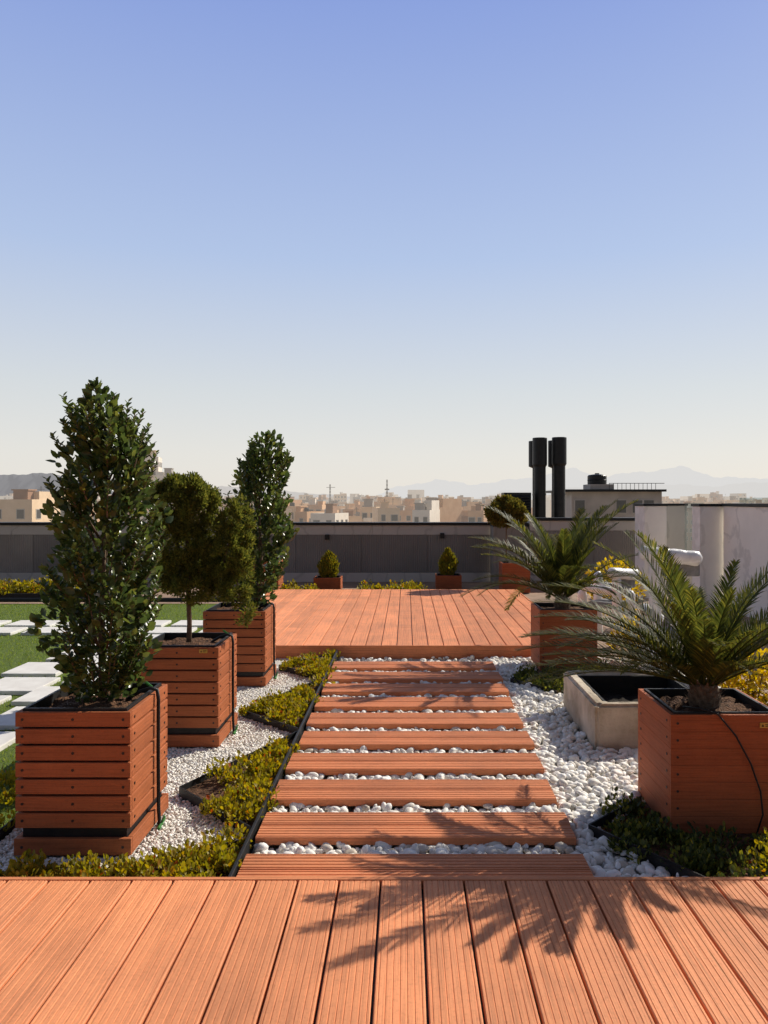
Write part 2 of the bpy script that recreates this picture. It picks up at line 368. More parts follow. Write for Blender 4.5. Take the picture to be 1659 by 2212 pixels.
# ------------------------------------------------------------------ ground cover: rounded clumps of small leaves
def cover(name, poly, dens, mat, z0, R=(.05,.10), leaf=(.018,.030), excl=None, per=120, sq=.85):
    xs = [p[0] for p in poly]; ys = [p[1] for p in poly]
    n = max(3, int(dens*((max(xs)-min(xs))*(max(ys)-min(ys))))); X = rng.uniform(min(xs), max(xs), n); Y = rng.uniform(min(ys), max(ys), n)
    k = inpoly(X, Y, poly)
    if excl is not None: k &= ~excl(X, Y)
    X, Y = X[k], Y[k]; k = len(X); rr = rng.uniform(R[0], R[1], k)
    v = rng.normal(size=(k*per, 3)); v[:, 2] = np.abs(v[:, 2]); v = nrm(v); Rr = np.repeat(rr, per); ph = np.repeat(rng.uniform(0, 6.28, k), per)
    az = np.arctan2(v[:, 1], v[:, 0]); lob = 1+.2*np.sin(az*3+ph)+.15*np.sin(az*5-ph+v[:, 2]*6)
    u = rng.uniform(0, 1, k*per)**.4*Rr*lob
    Pn = np.stack([np.repeat(X, per)+v[:, 0]*u, np.repeat(Y, per)+v[:, 1]*u, z0+v[:, 2]*u*sq*np.repeat(rng.uniform(.75, 1.35, k), per)], 1)
    a = rng.uniform(0, 6.28, k*per); d = v*.6+np.array([0, 0, .75])+np.stack([np.cos(a), np.sin(a), rng.normal(0, .2, k*per)], 1)*.65
    nn = np.array([0, 0, 1.])-v*.2+rng.normal(0, .4, (k*per, 3)); Ln = rng.uniform(leaf[0], leaf[1], k*per)
    return np_obj(name, [inst(LEAF_V, LEAF_F, frames(d, nn, Ln, Ln*.66), Pn)], mat)
for i, t in enumerate(LB): tag(cover('ground_cover', t, (125, 105, 100, 95)[i], ML_cover, .03 if i == 0 else .042, (.04, .10), (.018, .031), per=110), kind='stuff')
tag(cover('ground_cover', R1, 70, ML_cover_shaded, .04, (.05,.11), excl=lambda X, Y: inrect(X, Y, PR[0], .03)), kind='stuff')
tag(cover('ground_cover', R2, 70, ML_cover_shaded, .04, (.05,.10), excl=lambda X, Y: inrect(X, Y, PR[1], .03)), kind='stuff')
tag(cover('ground_cover', [(1.42,2.86),(2.2,2.86),(2.2,3.28),(1.42,3.25)], 60, ML_cover, .05, (.07,.13)), kind='stuff')
tag(cover('ground_cover', [(-2.0,12.3),(-1.5,12.3),(-1.5,12.9),(-2.0,12.9)], 22, ML_cover, .03, (.09,.16), (.035,.055)), kind='stuff')
tag(cover('ground_cover', [(-.75,12.3),(.2,12.3),(.2,12.9),(-.75,12.9)], 22, ML_cover, .03, (.09,.17), (.035,.055)), kind='stuff')
tag(cover('ground_cover', [(-8.0,11.9),(-4.9,11.9),(-4.9,12.8),(-8.0,12.8)], 14, ML_cover, .05, (.12,.24), (.04,.07), per=160), kind='stuff')
tag(cover('ground_cover', [(-2.4,3.3),(-1.84,3.3),(-1.84,4.1),(-2.4,4.1)], 40, ML_cover, .03, (.05,.10)), kind='stuff')
tag(MB().poly([(-2.0,12.2),(1.2,12.2),(1.2,13.0),(-2.0,13.0)], .03).build('bed_soil', M_soil), kind='structure')
tag(MB().poly([(-8.0,11.8),(-4.8,11.8),(-4.8,12.9),(-8.0,12.9)], .03).build('bed_soil', M_soil), kind='structure')
mb = MB(); strip(mb, (-8, 11.8), (-4.8, 11.8), 0, .1, .02); strip(mb, (-4.8, 11.8), (-4.8, 12.9), 0, .1, .02)
tag(mb.build('garden_edging', M_black), 'black border of the yellow plant bed behind the lawn', 'edging')

# lawn blades
n = 60000; X = rng.uniform(-6.2, LAWN[1]-.01, n); Y = 2.83+8.42*rng.uniform(0, 1, n)**1.15
SL = []
for c in range(2):
    for r in range(7): SL.append((-3.46+c*.56+(.10 if r % 2 else 0), 4.15+c*.28+r*.60, 'path', c, r))
for c in range(7):
    for r in range(2): SL.append((-6.3+c*.66+r*.2, 8.60+r*.52, 'cross', c, r))
e = np.zeros(n, bool)
for s in SL: e |= inrect(X, Y, (s[0], s[0]+(.47 if s[2] == 'path' else .55), s[1], s[1]+(.47 if s[2] == 'path' else .40)))
X, Y = X[~e], Y[~e]; n = len(X)
d = np.stack([rng.normal(0, .45, n), rng.normal(0, .45, n), np.ones(n)], 1); a = rng.uniform(0, 6.28, n); nn = np.stack([np.cos(a), np.sin(a), rng.normal(0, .2, n)], 1)
Ln = rng.uniform(.012, .026, n); tag(np_obj('turf_blades', [inst(BLADE_V, BLADE_F, frames(d, nn, Ln, Ln*.25), np.stack([X, Y, np.full(n, .008)], 1))], ML_grass), kind='stuff')
for s in SL:
    w, l = (.47, .47) if s[2] == 'path' else (.55, .40)
    mb = MB().box(0, w, 0, l, 0, .035); o = mb.build('paving_slab', M_slab, loc=(s[0], s[1], .006), bevel=.006)
    o.rotation_euler.z = random.uniform(-.012, .012)
    if s[2] == 'path': lab = 'white square slab in the lawn path, %s column, %s from the front' % (['left', 'right'][s[3]], ordn[s[4]])
    else: lab = 'white slab in the cross path over the lawn, %s row, %s from the left' % (['near', 'far'][s[4]], ordn[s[3]])
    tag(o, lab, 'paving slab', 'white slabs set in the lawn')

# ------------------------------------------------------------------ planters
scr_y = MB().tube([(0, .002, 0), (0, -.0024, 0)], .006, 8).mesh('screw', M_screw); scr_x = MB().tube([(.002, 0, 0), (-.0024, 0, 0)], .006, 8).mesh('screw', M_screw)
def slat_planter(loc, w, d, h, plate=None, sc=True):
    e = empty('wooden_planter', loc); mb = MB(); t = .02; z0 = .108; n = 7; p = (h-z0)/n
    for i in range(n):
        a, b = z0+i*p+.0045, z0+(i+1)*p-.0045
        mb.box(0, w, 0, t, a, b); mb.box(0, w, d-t, d, a, b); mb.box(0, t, t+.001, d-t-.001, a, b); mb.box(w-t, w, t+.001, d-t-.001, a, b)
    mb.build('slatted_shell', M_slat, e, bevel=.003)
    mb = MB(); mb.box(-.004, w+.004, -.004, .018, 0, .07); mb.box(-.004, w+.004, d-.018, d+.004, 0, .07); mb.box(-.004, .018, .019, d-.019, 0, .07); mb.box(w-.018, w+.004, .019, d-.019, 0, .07)
    mb.build('base_skirt', M_slat, e, bevel=.003)
    liner(e, w, d, h, t)
    if sc:
        for z in [z0+(i+.5)*p for i in range(n)]:
            for x in (.03, w*.5, w-.03): link('screw', scr_y, e, (x, 0, z))
            for y in (.05, d-.05): link('screw', scr_x, e, (w+.0005, y, z))
        for x in (.03, w-.03): link('screw', scr_y, e, (x, -.004, .035))
    if plate: name_plate(e, plate[0], -.001, plate[1])
    return e
def liner(e, w, d, h, t):
    mb = MB(); a = t+.002; k = .012
    mb.box(a, w-a, a, a+k, .02, h+.006); mb.box(a, w-a, d-a-k, d-a, .02, h+.006); mb.box(a, a+k, a+k, d-a-k, .02, h+.006); mb.box(w-a-k, w-a, a+k, d-a-k, .02, h+.006)
    mb.build('liner', M_black, e)
    N = 14; vs = []; fs = []; a += k
    for j in range(N+1):
        for i in range(N+1): vs.append((a+(w-2*a)*i/N, a+(d-2*a)*j/N, h-.035+random.uniform(-.012, .014)+.02*math.sin(math.pi*i/N)*math.sin(math.pi*j/N)))
    for j in range(N):
        for i in range(N): q = j*(N+1)+i; fs.append((q, q+1, q+N+2, q+N+1))
    MB().add(vs, fs).build('soil', M_soil, e, smooth=True)
def name_plate(e, x, y, z):
    mb = MB().box(x-.024, x+.024, y-.004, y+.001, z-.011, z+.011); p = mb.build('name_plate', M_gold, e)
    mb = MB(); mb.add([(x-.019, y-.0052, z-.006), (x-.007, y-.0052, z-.006), (x-.013, y-.0052, z+.006)], [(0,1,2)])
    for zz, l in ((.003, .020), (-.004, .015)): mb.box(x-.002, x-.002+l, y-.0055, y-.0042, z+zz-.0015, z+zz+.0015)
    mb.build('plate_mark', M_mark, p)
def ribbed_planter(loc, w, d, h, plate=None, nb=7, sc=True):
    e = empty('wooden_planter', loc); mb = MB(); t = .02; p = (h-.012)/nb
    for i in range(nb):
        a, b = .012+i*p+.0007, .012+(i+1)*p-.0007
        mb.box(0, w, 0, t, a, b); mb.box(0, w, d-t, d, a, b); mb.box(0, t, t+.001, d-t-.001, a, b); mb.box(w-t, w, t+.001, d-t-.001, a, b)
    mb.build('boarded_shell', M_slatr, e, bevel=.0015)
    liner(e, w, d, h, t)
    if sc:
        for i in range(nb):
            z = .012+(i+.5)*p
            for x in (.03, w-.03): link('screw', scr_y, e, (x, 0, z))
            for y in (.05, d-.05): link('screw', scr_x, e, (-.0005, y, z))
    if plate: name_plate(e, plate[0], -.001, plate[1])
    return e
BZ = .03
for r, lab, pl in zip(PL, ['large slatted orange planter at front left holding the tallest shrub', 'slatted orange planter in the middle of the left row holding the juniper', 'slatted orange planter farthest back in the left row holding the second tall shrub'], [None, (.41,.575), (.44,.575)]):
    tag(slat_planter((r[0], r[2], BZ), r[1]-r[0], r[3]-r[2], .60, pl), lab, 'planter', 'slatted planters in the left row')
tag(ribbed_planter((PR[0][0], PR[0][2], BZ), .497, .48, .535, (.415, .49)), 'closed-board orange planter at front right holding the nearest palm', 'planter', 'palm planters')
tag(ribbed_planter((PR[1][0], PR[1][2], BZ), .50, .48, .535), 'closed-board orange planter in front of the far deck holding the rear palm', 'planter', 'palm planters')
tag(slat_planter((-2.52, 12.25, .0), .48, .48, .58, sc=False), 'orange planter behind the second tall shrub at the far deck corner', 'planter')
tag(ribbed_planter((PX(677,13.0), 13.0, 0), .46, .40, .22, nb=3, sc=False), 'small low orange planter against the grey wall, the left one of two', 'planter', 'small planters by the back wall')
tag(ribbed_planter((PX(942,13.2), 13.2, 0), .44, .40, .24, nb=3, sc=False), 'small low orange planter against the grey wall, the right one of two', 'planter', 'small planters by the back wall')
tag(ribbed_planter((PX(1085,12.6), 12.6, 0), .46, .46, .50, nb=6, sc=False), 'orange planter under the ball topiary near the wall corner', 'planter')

# drip hoses
for r, lab in zip(PL, ['front left', 'middle left', 'far left']):
    x = r[1]; y = r[2]+.31; e = empty('drip_hose', (x, y, 0))
    mb = MB(); mb.tube([(.03, -.03, .03), (.022, 0, .045), (.018, 0, .10), (.016, 0, .35), (.016, .004, .60), (.010, .004, .642), (-.02, .0, .652), (-.06, -.01, .640), (-.12, -.02, .605)], .0085, 8); mb.build('hose', M_black, e, smooth=True)
    mb = MB(); mb.tube([(.034, -.05, .03), (.034, .03, .045)], .008, 8); mb.tube([(.034, -.01, .04), (.05, -.015, .075)], .005, 6); mb.build('valve', M_green, e)
    MB().tube([(-.015, .01, .652), (-.05, .02, .675)], .007, 6).build('clip', M_green, e)
    tag(e, 'black drip hose climbing the side of the %s slatted planter' % lab, 'hose', 'drip hoses on the left planters')
mb = MB(); pts = []
x0, yf = PR[0][0], PR[0][2]
for px, py in ((1500,1490),(1525,1512),(1552,1545),(1590,1590),(1622,1650),(1643,1710),(1648,1760),(1635,1800)):
    pts.append((PX(px, yf-.02), yf-.02, PZ(py, yf-.02)))
pts[0] = (pts[0][0], yf+.12, .57); pts[1] = (pts[1][0], yf+.03, .585); pts[2] = (pts[2][0], yf-.012, .572)
mb.tube(pts, .004, 6); tag(mb.build('drip_hose', M_black, smooth=True), 'thin black hose hanging over the front of the nearest palm planter', 'hose')

# ------------------------------------------------------------------ plants
def crown(n, prof, shell=.5, lob=.16, ph=0.):
    z = np.array([p[0] for p in prof]); r = np.array([p[1] for p in prof]); cx = np.array([p[2] for p in prof]); 
    zz = []
    while len(zz) < n:
        t = rng.uniform(z[0], z[-1], n*2); u = rng.uniform(0, r.max(), n*2); zz += list(t[u < np.interp(t, z, r)])
    zz = np.array(zz[:n]); a = rng.uniform(0, 2*np.pi, n)
    rr = np.interp(zz, z, r)*(1+lob*np.sin(3*a+zz*9+ph)+lob*.8*np.sin(5*a-zz*14+2*ph)+.07*np.sin(zz*31+a*2))
    q = shell+(1-shell)*np.sqrt(rng.uniform(0, 1, n))
    rr = rr*q
    out = np.stack([np.cos(a), np.sin(a), np.zeros(n)], 1); Pn = np.stack([np.interp(zz, z, cx)+rr*np.cos(a), rr*np.sin(a), zz], 1)
    return Pn, out, (zz-z[0])/(z[-1]-z[0])
def leaf_shrub(loc, prof, n, leaf, label, ph=0, tw=None, nsh=40, lob=.2, sl=(.10,.2)):
    e = empty('leafy_shrub', loc); zt = prof[-1][0]
    Pn, out, t = crown(n, prof, .30, lob, ph)
    up = np.array([0, 0, 1.]); d = out*.8+up*(.55+.5*t[:, None])+rng.normal(0, .5, (n, 3)); nn = out*.5+up*.8+rng.normal(0, .55, (n, 3))
    Ln = rng.uniform(leaf*.6, leaf*1.2, n); ch = [inst(LEAF_V, LEAF_F, frames(d, nn, Ln, Ln*.66), Pn)]
    mb = MB(); cxs = [p[2] for p in prof]; zs = [p[0] for p in prof]; rs = [p[1] for p in prof]
    mb.tube([(np.interp(q, zs, cxs)*.9, 0, q) for q in np.linspace(-.03, zt*.97, 9)], list(np.linspace(.018, .004, 9)), 7)
    for i in range(16):
        z0 = random.uniform(.02, .75)*zt; a = random.uniform(0, 6.28); R = np.interp(min(z0+.18*zt, zt), zs, rs)*.9; c = np.interp(z0, zs, cxs)
        p0 = Vector((c, 0, z0)); p2 = Vector((np.interp(min(z0+.2*zt, zt), zs, cxs)+R*math.cos(a), R*math.sin(a), z0+.22*zt)); p1 = (p0+p2)/2+Vector((0, 0, -.02))
        mb.tube([p0, p1, p2], [.007, .005, .002], 5)
    def shoot(p0, p1, p2):
        p0, p1, p2 = map(Vector, (p0, p1, p2)); mb.tube([p0, p1, p2], [.005, .004, .002], 5)
        k = int(((p1-p0).length+(p2-p1).length)/.007); tt = np.linspace(.15, 1, k); a = np.arange(k)*2.4+random.uniform(0, 6)
        Q = np.outer((1-tt)**2, p0)+np.outer(2*tt*(1-tt), p1)+np.outer(tt**2, p2); ax = np.array((p2-p0).normalized())
        D = np.stack([np.cos(a), np.sin(a), rng.uniform(.2, .7, k)], 1)+ax*.5
        Lk = leaf*rng.uniform(.7, 1.1, k)*(1.1-.45*tt); ch.append(inst(LEAF_V, LEAF_F, frames(D, np.stack([-np.cos(a), -np.sin(a), np.ones(k)], 1)+rng.normal(0, .25, (k, 3)), Lk, Lk*.6), Q))
    for i in range(nsh):     # young shoots that break the outline
        z0 = zt*random.uniform(.08, .88); a = random.uniform(0, 6.28); R = np.interp(z0, zs, rs); c = np.interp(z0, zs, cxs); L_ = random.uniform(*sl)
        p0 = (c+R*.6*math.cos(a), R*.6*math.sin(a), z0-.06); p1 = (c+R*.98*math.cos(a), R*.98*math.sin(a), z0+.02); p2 = (c+(R+L_*.3)*math.cos(a), (R+L_*.3)*math.sin(a), z0+L_*.7); shoot(p0, p1, p2)
    for (sx, sz0, sz1) in (tw or []):
        c0 = np.interp(sz0, zs, cxs); shoot((c0, 0, sz0-.15), (c0+sx*.7, .01, sz0), (c0+sx, 0, sz1))
    mb.build('trunk', M_bark, e, smooth=True); np_obj('crown', ch, ML_tall, e)
    return tag(e, label, 'shrub', 'tall leafy shrubs in planters')
def prof_px(rows, Y, xc, ybase, s=.80):
    k = Y/F; return [((ybase-y)*k, (x1-x0)/2*k*s, ((x0+x1)/2-xc)*k) for y, x0, x1 in rows]
p1 = prof_px([(1520,170,270),(1490,140,308),(1440,112,326),(1360,100,338),(1280,102,342),(1200,106,342),(1130,112,338),(1080,120,335),(1030,134,332),(985,147,322),(940,156,304),(905,166,278),(880,178,250),(858,190,224),(840,198,212)], 3.45, 220, 1525, .80)
leaf_shrub((PX(220, 3.45), 3.45, .60), p1, 3300, .048, 'tallest dark green leafy shrub, in the front left planter', 0, [(-.15, 1.10, 1.33), (-.11, 1.05, 1.24), (.12, 1.12, 1.31), (.16, 1.05, 1.22), (-.04, 1.24, 1.45), (.22, .98, 1.12), (.03, 1.21, 1.38), (.09, 1.14, 1.35)], 74, .24, (.12, .25))
p3 = prof_px([(1300,528,565),(1270,520,600),(1220,512,618),(1160,500,626),(1100,492,628),(1060,492,626),(1020,505,624),(985,518,622),(958,530,617),(940,545,606),(926,562,592)], 6.4, 560, 1305, .80)
leaf_shrub((PX(560, 6.4), 6.4, .60), p3, 2500, .057, 'second tall leafy shrub, behind the juniper in the far left planter', 2., [(.02, 1.34, 1.47), (-.12, 1.22, 1.40)], 54, .25, (.12, .28))

SPRIG_V = np.array([[-.5,0,0],[.5,0,0],[.6,.55,0],[-.6,.55,0],[0,1,0],[0,0,-.5],[0,0,.5],[0,.55,.6],[0,.55,-.6]], float)
SPRIG_F = np.array([[0,1,2],[0,2,3],[3,2,4],[5,6,7],[5,7,8],[8,7,4]])
def clumped(ells, nclump, per, cr, sl, sw, upb=.4, shell=.5):
    Pn = []; D = []
    tot = sum(e[3]*e[4] for e in ells)
    for (cx, cy, cz, rx, ry, rz) in ells:
        k = max(4, int(nclump*rx*ry/tot)); v = nrm(rng.normal(size=(k, 3))); q = (shell+(1-shell)*rng.uniform(0, 1, k)**.5)[:, None]
        C = np.array([cx, cy, cz])+v*q*np.array([rx, ry, rz])
        for c, vv in zip(C, v):
            m = per; w = nrm(rng.normal(size=(m, 3))+vv*.7); R = cr*rng.uniform(.75, 1.25)
            Pn.append(c+w*R*rng.uniform(.2, 1, m)[:, None]); D.append(w+np.array([0, 0, upb])+rng.normal(0, .35, (m, 3)))
    Pn = np.concatenate(Pn); D = np.concatenate(D); k = len(Pn); Ln = rng.uniform(sl*.7, sl*1.3, k)
    return inst(SPRIG_V, SPRIG_F, frames(D, rng.normal(size=(k, 3)), Ln, np.full(k, sw), np.full(k, sw)), Pn)
k = 4.85/F; JX, JY = PX(408, 4.85), 4.85
def E(px, py, rx, ry, dy=0): return ((px-408)*k, dy, (1392-py)*k, rx*k, rx*k*.95, ry*k)
e = empty('juniper_tree', (JX, JY, .60))
ells = [E(400,1092,62,60), E(368,1122,42,52,.05), E(440,1122,44,58,-.05), E(385,1180,58,52), E(435,1205,48,46,.04), E(375,1235,38,38,.02), E(425,1262,42,30,-.03), E(500,1132,40,54,.04), E(492,1195,52,54), E(512,1250,36,50,-.03), E(470,1250,40,44,.03), E(520,1310,18,34), E(355,1080,28,36,-.03), E(425,1065,38,30), E(395,1055,40,22)]
np_obj('crown', [clumped(ells, 470, 96, .044, .021, .0058, shell=.6)], ML_jun, e)
mb = MB(); mb.tube([(0,0,-.03),(.004,0,.15),(-.004,0,.3),(.0,0,.45),(-.01,0,.62),(-.02,0,.9)], [.019,.016,.015,.014,.012,.005], 8)
mb.tube([(0,0,.36),(.10,.0,.45),(.22,0,.52),(.27,0,.70)], [.011,.010,.008,.004], 6); mb.tube([(.2,0,.5),(.30,0,.42),(.33,0,.25)], [.008,.006,.003], 6); mb.tube([(0,0,.5),(-.08,.03,.62),(-.12,.03,.8)], [.009,.007,.004], 6)
mb.build('trunk', M_bark, e, smooth=True)
tag(e, 'fine-leaved juniper with a bare slim trunk in the middle left planter', 'tree')

def thuja(loc, h, w, label):
    e = empty('thuja_bush', loc); n = 1500
    Pn, out, t = crown(n, [(0, w*.28, 0), (h*.2, w*.45, 0), (h*.45, w*.5, 0), (h*.75, w*.33, 0), (h, .01, 0)], .3, .14, random.uniform(0, 6))
    D = out*.35+np.array([0, 0, 1.])+rng.normal(0, .25, (n, 3)); Ln = rng.uniform(.03, .06, n)
    np_obj('crown', [inst(SPRIG_V, SPRIG_F, frames(D, rng.normal(size=(n, 3)), Ln, Ln*.28, Ln*.28), Pn)], ML_thuja, e)
    MB().tube([(0, 0, -.05), (0, 0, h*.8)], [.012, .004], 6).build('trunk', M_bark, e)
    tag(e, label, 'bush', 'small thujas by the back wall')
thuja((PX(711,13.2), 13.2, .19), .46, .34, 'small yellow-green thuja by the grey wall, in the left low planter')
thuja((PX(967,13.4), 13.4, .21), .48, .31, 'small green thuja by the grey wall, in the right low planter')
def ball(name, loc, ells, n, per, cr, sl, sw, mat, label, cat, trunk):
    e = empty(name, loc); np_obj('crown', [clumped(ells, n, per, cr, sl, sw, .3)], mat, e)
    mb = MB()
    for t in trunk: mb.tube(t[0], t[1], 7)
    mb.build('trunk', M_bark, e, smooth=True); return tag(e, label, cat)
zc = PZ(1105,12.8)-.47
ball('topiary_tree', (PX(1093,12.8), 12.8, .47), [(0,0,zc,.30,.28,.21),(-.14,0,zc-.08,.16,.16,.14),(.14,.0,zc-.06,.17,.16,.15)], 200, 60, .06, .045, .015, ML_ball, 'round-headed topiary tree by the wall corner, left of the rear palm', 'tree', [([(0,0,-.05),(.01,0,.3),(0,0,.8)], [.014,.012,.010])])
def leafy_bush(loc, ells, n, leaf, label):
    e = empty('leafy_bush', loc); Pn = []; out = []
    for (cx, cy, cz, rx, ry, rz) in ells:
        v = nrm(rng.normal(size=(n//len(ells), 3))); q = rng.uniform(.35, 1.05, len(v))[:, None]; Pn.append(np.array([cx, cy, cz])+v*q*np.array([rx, ry, rz])); out.append(v)
    Pn = np.concatenate(Pn); out = np.concatenate(out); k = len(Pn); D = out+np.array([0, 0, .6])+rng.normal(0, .35, (k, 3)); Ln = rng.uniform(leaf*.7, leaf*1.25, k)
    np_obj('crown', [inst(LEAF_V, LEAF_F, frames(D, np.array([0, 0, 1.])-out*.3+rng.normal(0, .4, (k, 3)), Ln, Ln*.6), Pn)], ML_yel, e)
    mb = MB()
    for i in range(6):
        c = random.choice(ells); mb.tube([(0, 0, -.02), (c[0]*.4, c[1]*.4, c[2]*.5), (c[0]+random.uniform(-.5,.5)*c[3], c[1], c[2]+.3*c[5])], [.008,.006,.003], 5)
    mb.build('stems', M_bark, e); tag(e, label, 'bush', 'yellow-leaved bushes on the right')
leafy_bush((2.07, 4.55, .02), [(0,0,.48,.19,.17,.20),(.12,.05,.36,.18,.16,.18),(-.12,.03,.34,.13,.12,.16),(.05,-.05,.18,.18,.14,.14)], 1700, .038, 'yellow-leaved bush at the right edge behind the nearest palm')
leafy_bush((PX(1325,9.2), 9.2, .02), [(0,0,.62,.24,.2,.18),(-.2,.0,.5,.18,.18,.16),(.2,0,.48,.18,.18,.2),(0,0,.3,.3,.2,.22)], 1500, .05, 'yellow-leaved bush glowing behind the rear palm')
leafy_bush((PX(1372,7.0), 7.0, .02), [(0,0,.28,.2,.16,.18),(.1,.05,.2,.16,.14,.15),(-.08,0,.2,.15,.14,.15)], 900, .045, 'low yellow bush between the rear palm planter and the stone trough')

# palms
def frond(az, el, Ln, bend, lw):
    K = 26; pts = []; p = Vector((0, 0, 0)); h = Vector((math.cos(az), math.sin(az), 0)); T = []; sw = random.uniform(-.35, .35)
    for i in range(K+1):
        t = i/K; a = el-bend*(t**1.35); hh = Vector((math.cos(az+sw*t), math.sin(az+sw*t), 0)); d = hh*math.cos(a)+Vector((0, 0, math.sin(a))); T.append(d); pts.append(p.copy()); p = p+d*(Ln/K)
    mb = MB(); mb.tube(pts, [.0056*(1-.75*i/K) for i in range(K+1)], 5)
    side = Vector((-h.y, h.x, 0)); n = 70
    for i in range(n):
        t = .13+.86*i/(n-1); q = t*K; j = min(int(q), K-1); f = q-j; pos = pts[j].lerp(pts[j+1], f); tn = T[j].lerp(T[j+1], f).normalized(); up = side.cross(tn)*-1
        if up.z < 0 and abs(tn.z) < .9: up = -up
        ll = Ln*.155*(math.sin(math.pi*min(1, .12+t*.86))**.55)*(1-.2*t)+.012
        for sgn in (-1, 1):
            if random.random() < .04: continue
            d = (tn*(.72+.35*t)+side*sgn*.72+up*.34+Vector((random.gauss(0,.08), random.gauss(0,.08), random.gauss(0,.08)))).normalized()
            w = d.cross(up).normalized()*lw
            m = pos+d*ll*.55; tip = pos+d*ll*random.uniform(.88,1.12)-Vector((0, 0, ll*.10))
            b = [pos-w*.7, pos+w*.7, m+w, m-w, tip]; mb.add(b, [(0,1,2,3), (3,2,4)])
    return mb
def palm(loc, n, Ln, label, seed, e0, e1, b0, b1, lw, extra=(), tr=.07, th=.12):
    random.seed(seed); e = empty('cycad_palm', loc)
    mb = MB(); mb.lathe([(tr*.8,-.04),(tr,.0),(tr*1.05,th*.4),(tr*.85,th*.8),(tr*.4,th)], 14)
    for i in range(60):
        a = i*2.4; z = th*(i/60); mb.add([(tr*.9*math.cos(a-.16), tr*.9*math.sin(a-.16), z), (tr*.9*math.cos(a+.16), tr*.9*math.sin(a+.16), z), (tr*1.35*math.cos(a), tr*1.35*math.sin(a), z+.035)], [(0,1,2)])
    mb.build('trunk', M_bark, e)
    sp = []
    for i in range(n):
        f = i/(n-1); az = i*2.39996+random.uniform(-.35,.35); el = e0+(e1-e0)*f+random.uniform(-10,10); bend = b0+(b1-b0)*f+random.uniform(-14,14)
        L_ = Ln*random.uniform(.80,1.15)*(.88+.12*math.sin(math.pi*min(1, .25+f)))
        if math.sin(az) < -.55: L_ *= .70; el = max(el, 40)        # the fronds on the side of the deck stand short
        sp.append((az, el, L_, bend))
    for a in extra: sp.append((math.radians(a[0]), a[1], a[2], a[3]))
    for az, el, L_, bend in sp:
        o = frond(az, math.radians(el), L_, math.radians(bend), lw).build('frond', ML_palm, e); o.location = (.03*math.cos(az), .03*math.sin(az), th*.75)
    random.seed(seed+1); return tag(e, label, 'palm', 'cycad palms in planters')
palm((1.40, 3.61, .545), 42, .84, 'spreading cycad palm in the front right planter', 11, 76, 22, 38, 58, .0033,
     [(178,34,.88,50), (165,26,.88,44), (192,30,.80,48), (150,40,.88,54), (204,44,.70,52), (172,50,.90,58), (140,26,.84,44), (186,18,.74,36), (10,40,.88,52), (-8,50,.80,52), (160,14,.80,26), (182,58,.9,60), (130,34,.86,48), (156,32,.9,52), (145,16,.8,30)])
palm((1.40, 6.90, .545), 50, 1.02, 'cycad palm in the rear planter, in front of the black flues', 23, 86, 26, 40, 70, .0044)

# ------------------------------------------------------------------ stone trough
x0, x1, y0, y1 = TR; e = empty('stone_trough', (x0, y0, 0)); w, d, h, t = x1-x0, y1-y0, .31, .075
def ring(ins, z, n=1): return [(ins, ins, z), (w-ins, ins, z), (w-ins, d-ins, z), (ins, d-ins, z)]
vs = ring(0, 0)+ring(-.004, h)+ring(t, h)+ring(t+.02, .06); fs = [(3,2,1,0)]
for a in range(3):
    for i in range(4): fs.append((a*4+i, a*4+(i+1) % 4, (a+1)*4+(i+1) % 4, (a+1)*4+i))
fs.append((12,13,14,15)); me = MB().add(vs, fs).mesh('basin', M_conc)
bm = bmesh.new(); bm.from_mesh(me); bmesh.ops.bevel(bm, geom=[q for q in bm.edges], offset=.018, segments=3, affect='EDGES'); bmesh.ops.triangulate(bm, faces=bm.faces)
for _ in range(3): bmesh.ops.subdivide_edges(bm, edges=[q for q in bm.edges if q.calc_length() > .035], cuts=1, use_grid_fill=False); bmesh.ops.triangulate(bm, faces=bm.faces)
bm.normal_update()
for v_ in bm.verts: v_.co += v_.normal*(mn.noise(v_.co*9)*.006+mn.noise(v_.co*28)*.0035)
bm.to_mesh(me); bm.free(); link('basin', me, e)
mb = MB(); a = t+.012
mb.box(a, a+.012, a, d-a, .09, h-.022); mb.box(w-a-.012, w-a, a, d-a, .09, h-.022); mb.box(a+.013, w-a-.013, a, a+.012, .09, h-.022); mb.box(a+.013, w-a-.013, d-a-.012, d-a, .09, h-.022)
mb.build('dark_liner', M_water, e)
N_ = 16; vs = []; fs = []; a += .013
for j in range(N_+1):
    for i in range(N_+1): vs.append((a+(w-2*a)*i/N_, a+(d-2*a)*j/N_, .16+random.uniform(-.015,.015)))
for j in range(N_):
    for i in range(N_): q = j*(N_+1)+i; fs.append((q, q+1, q+N_+2, q+N_+1))
MB().add(vs, fs).build('dark_soil', rough_mat('wet soil', (.012,.009,.006), (.05,.033,.02), 30, .9, 1, .03), e, smooth=True)
tag(e, 'rectangular beige stone trough on the white pebbles between the palm planters', 'trough')

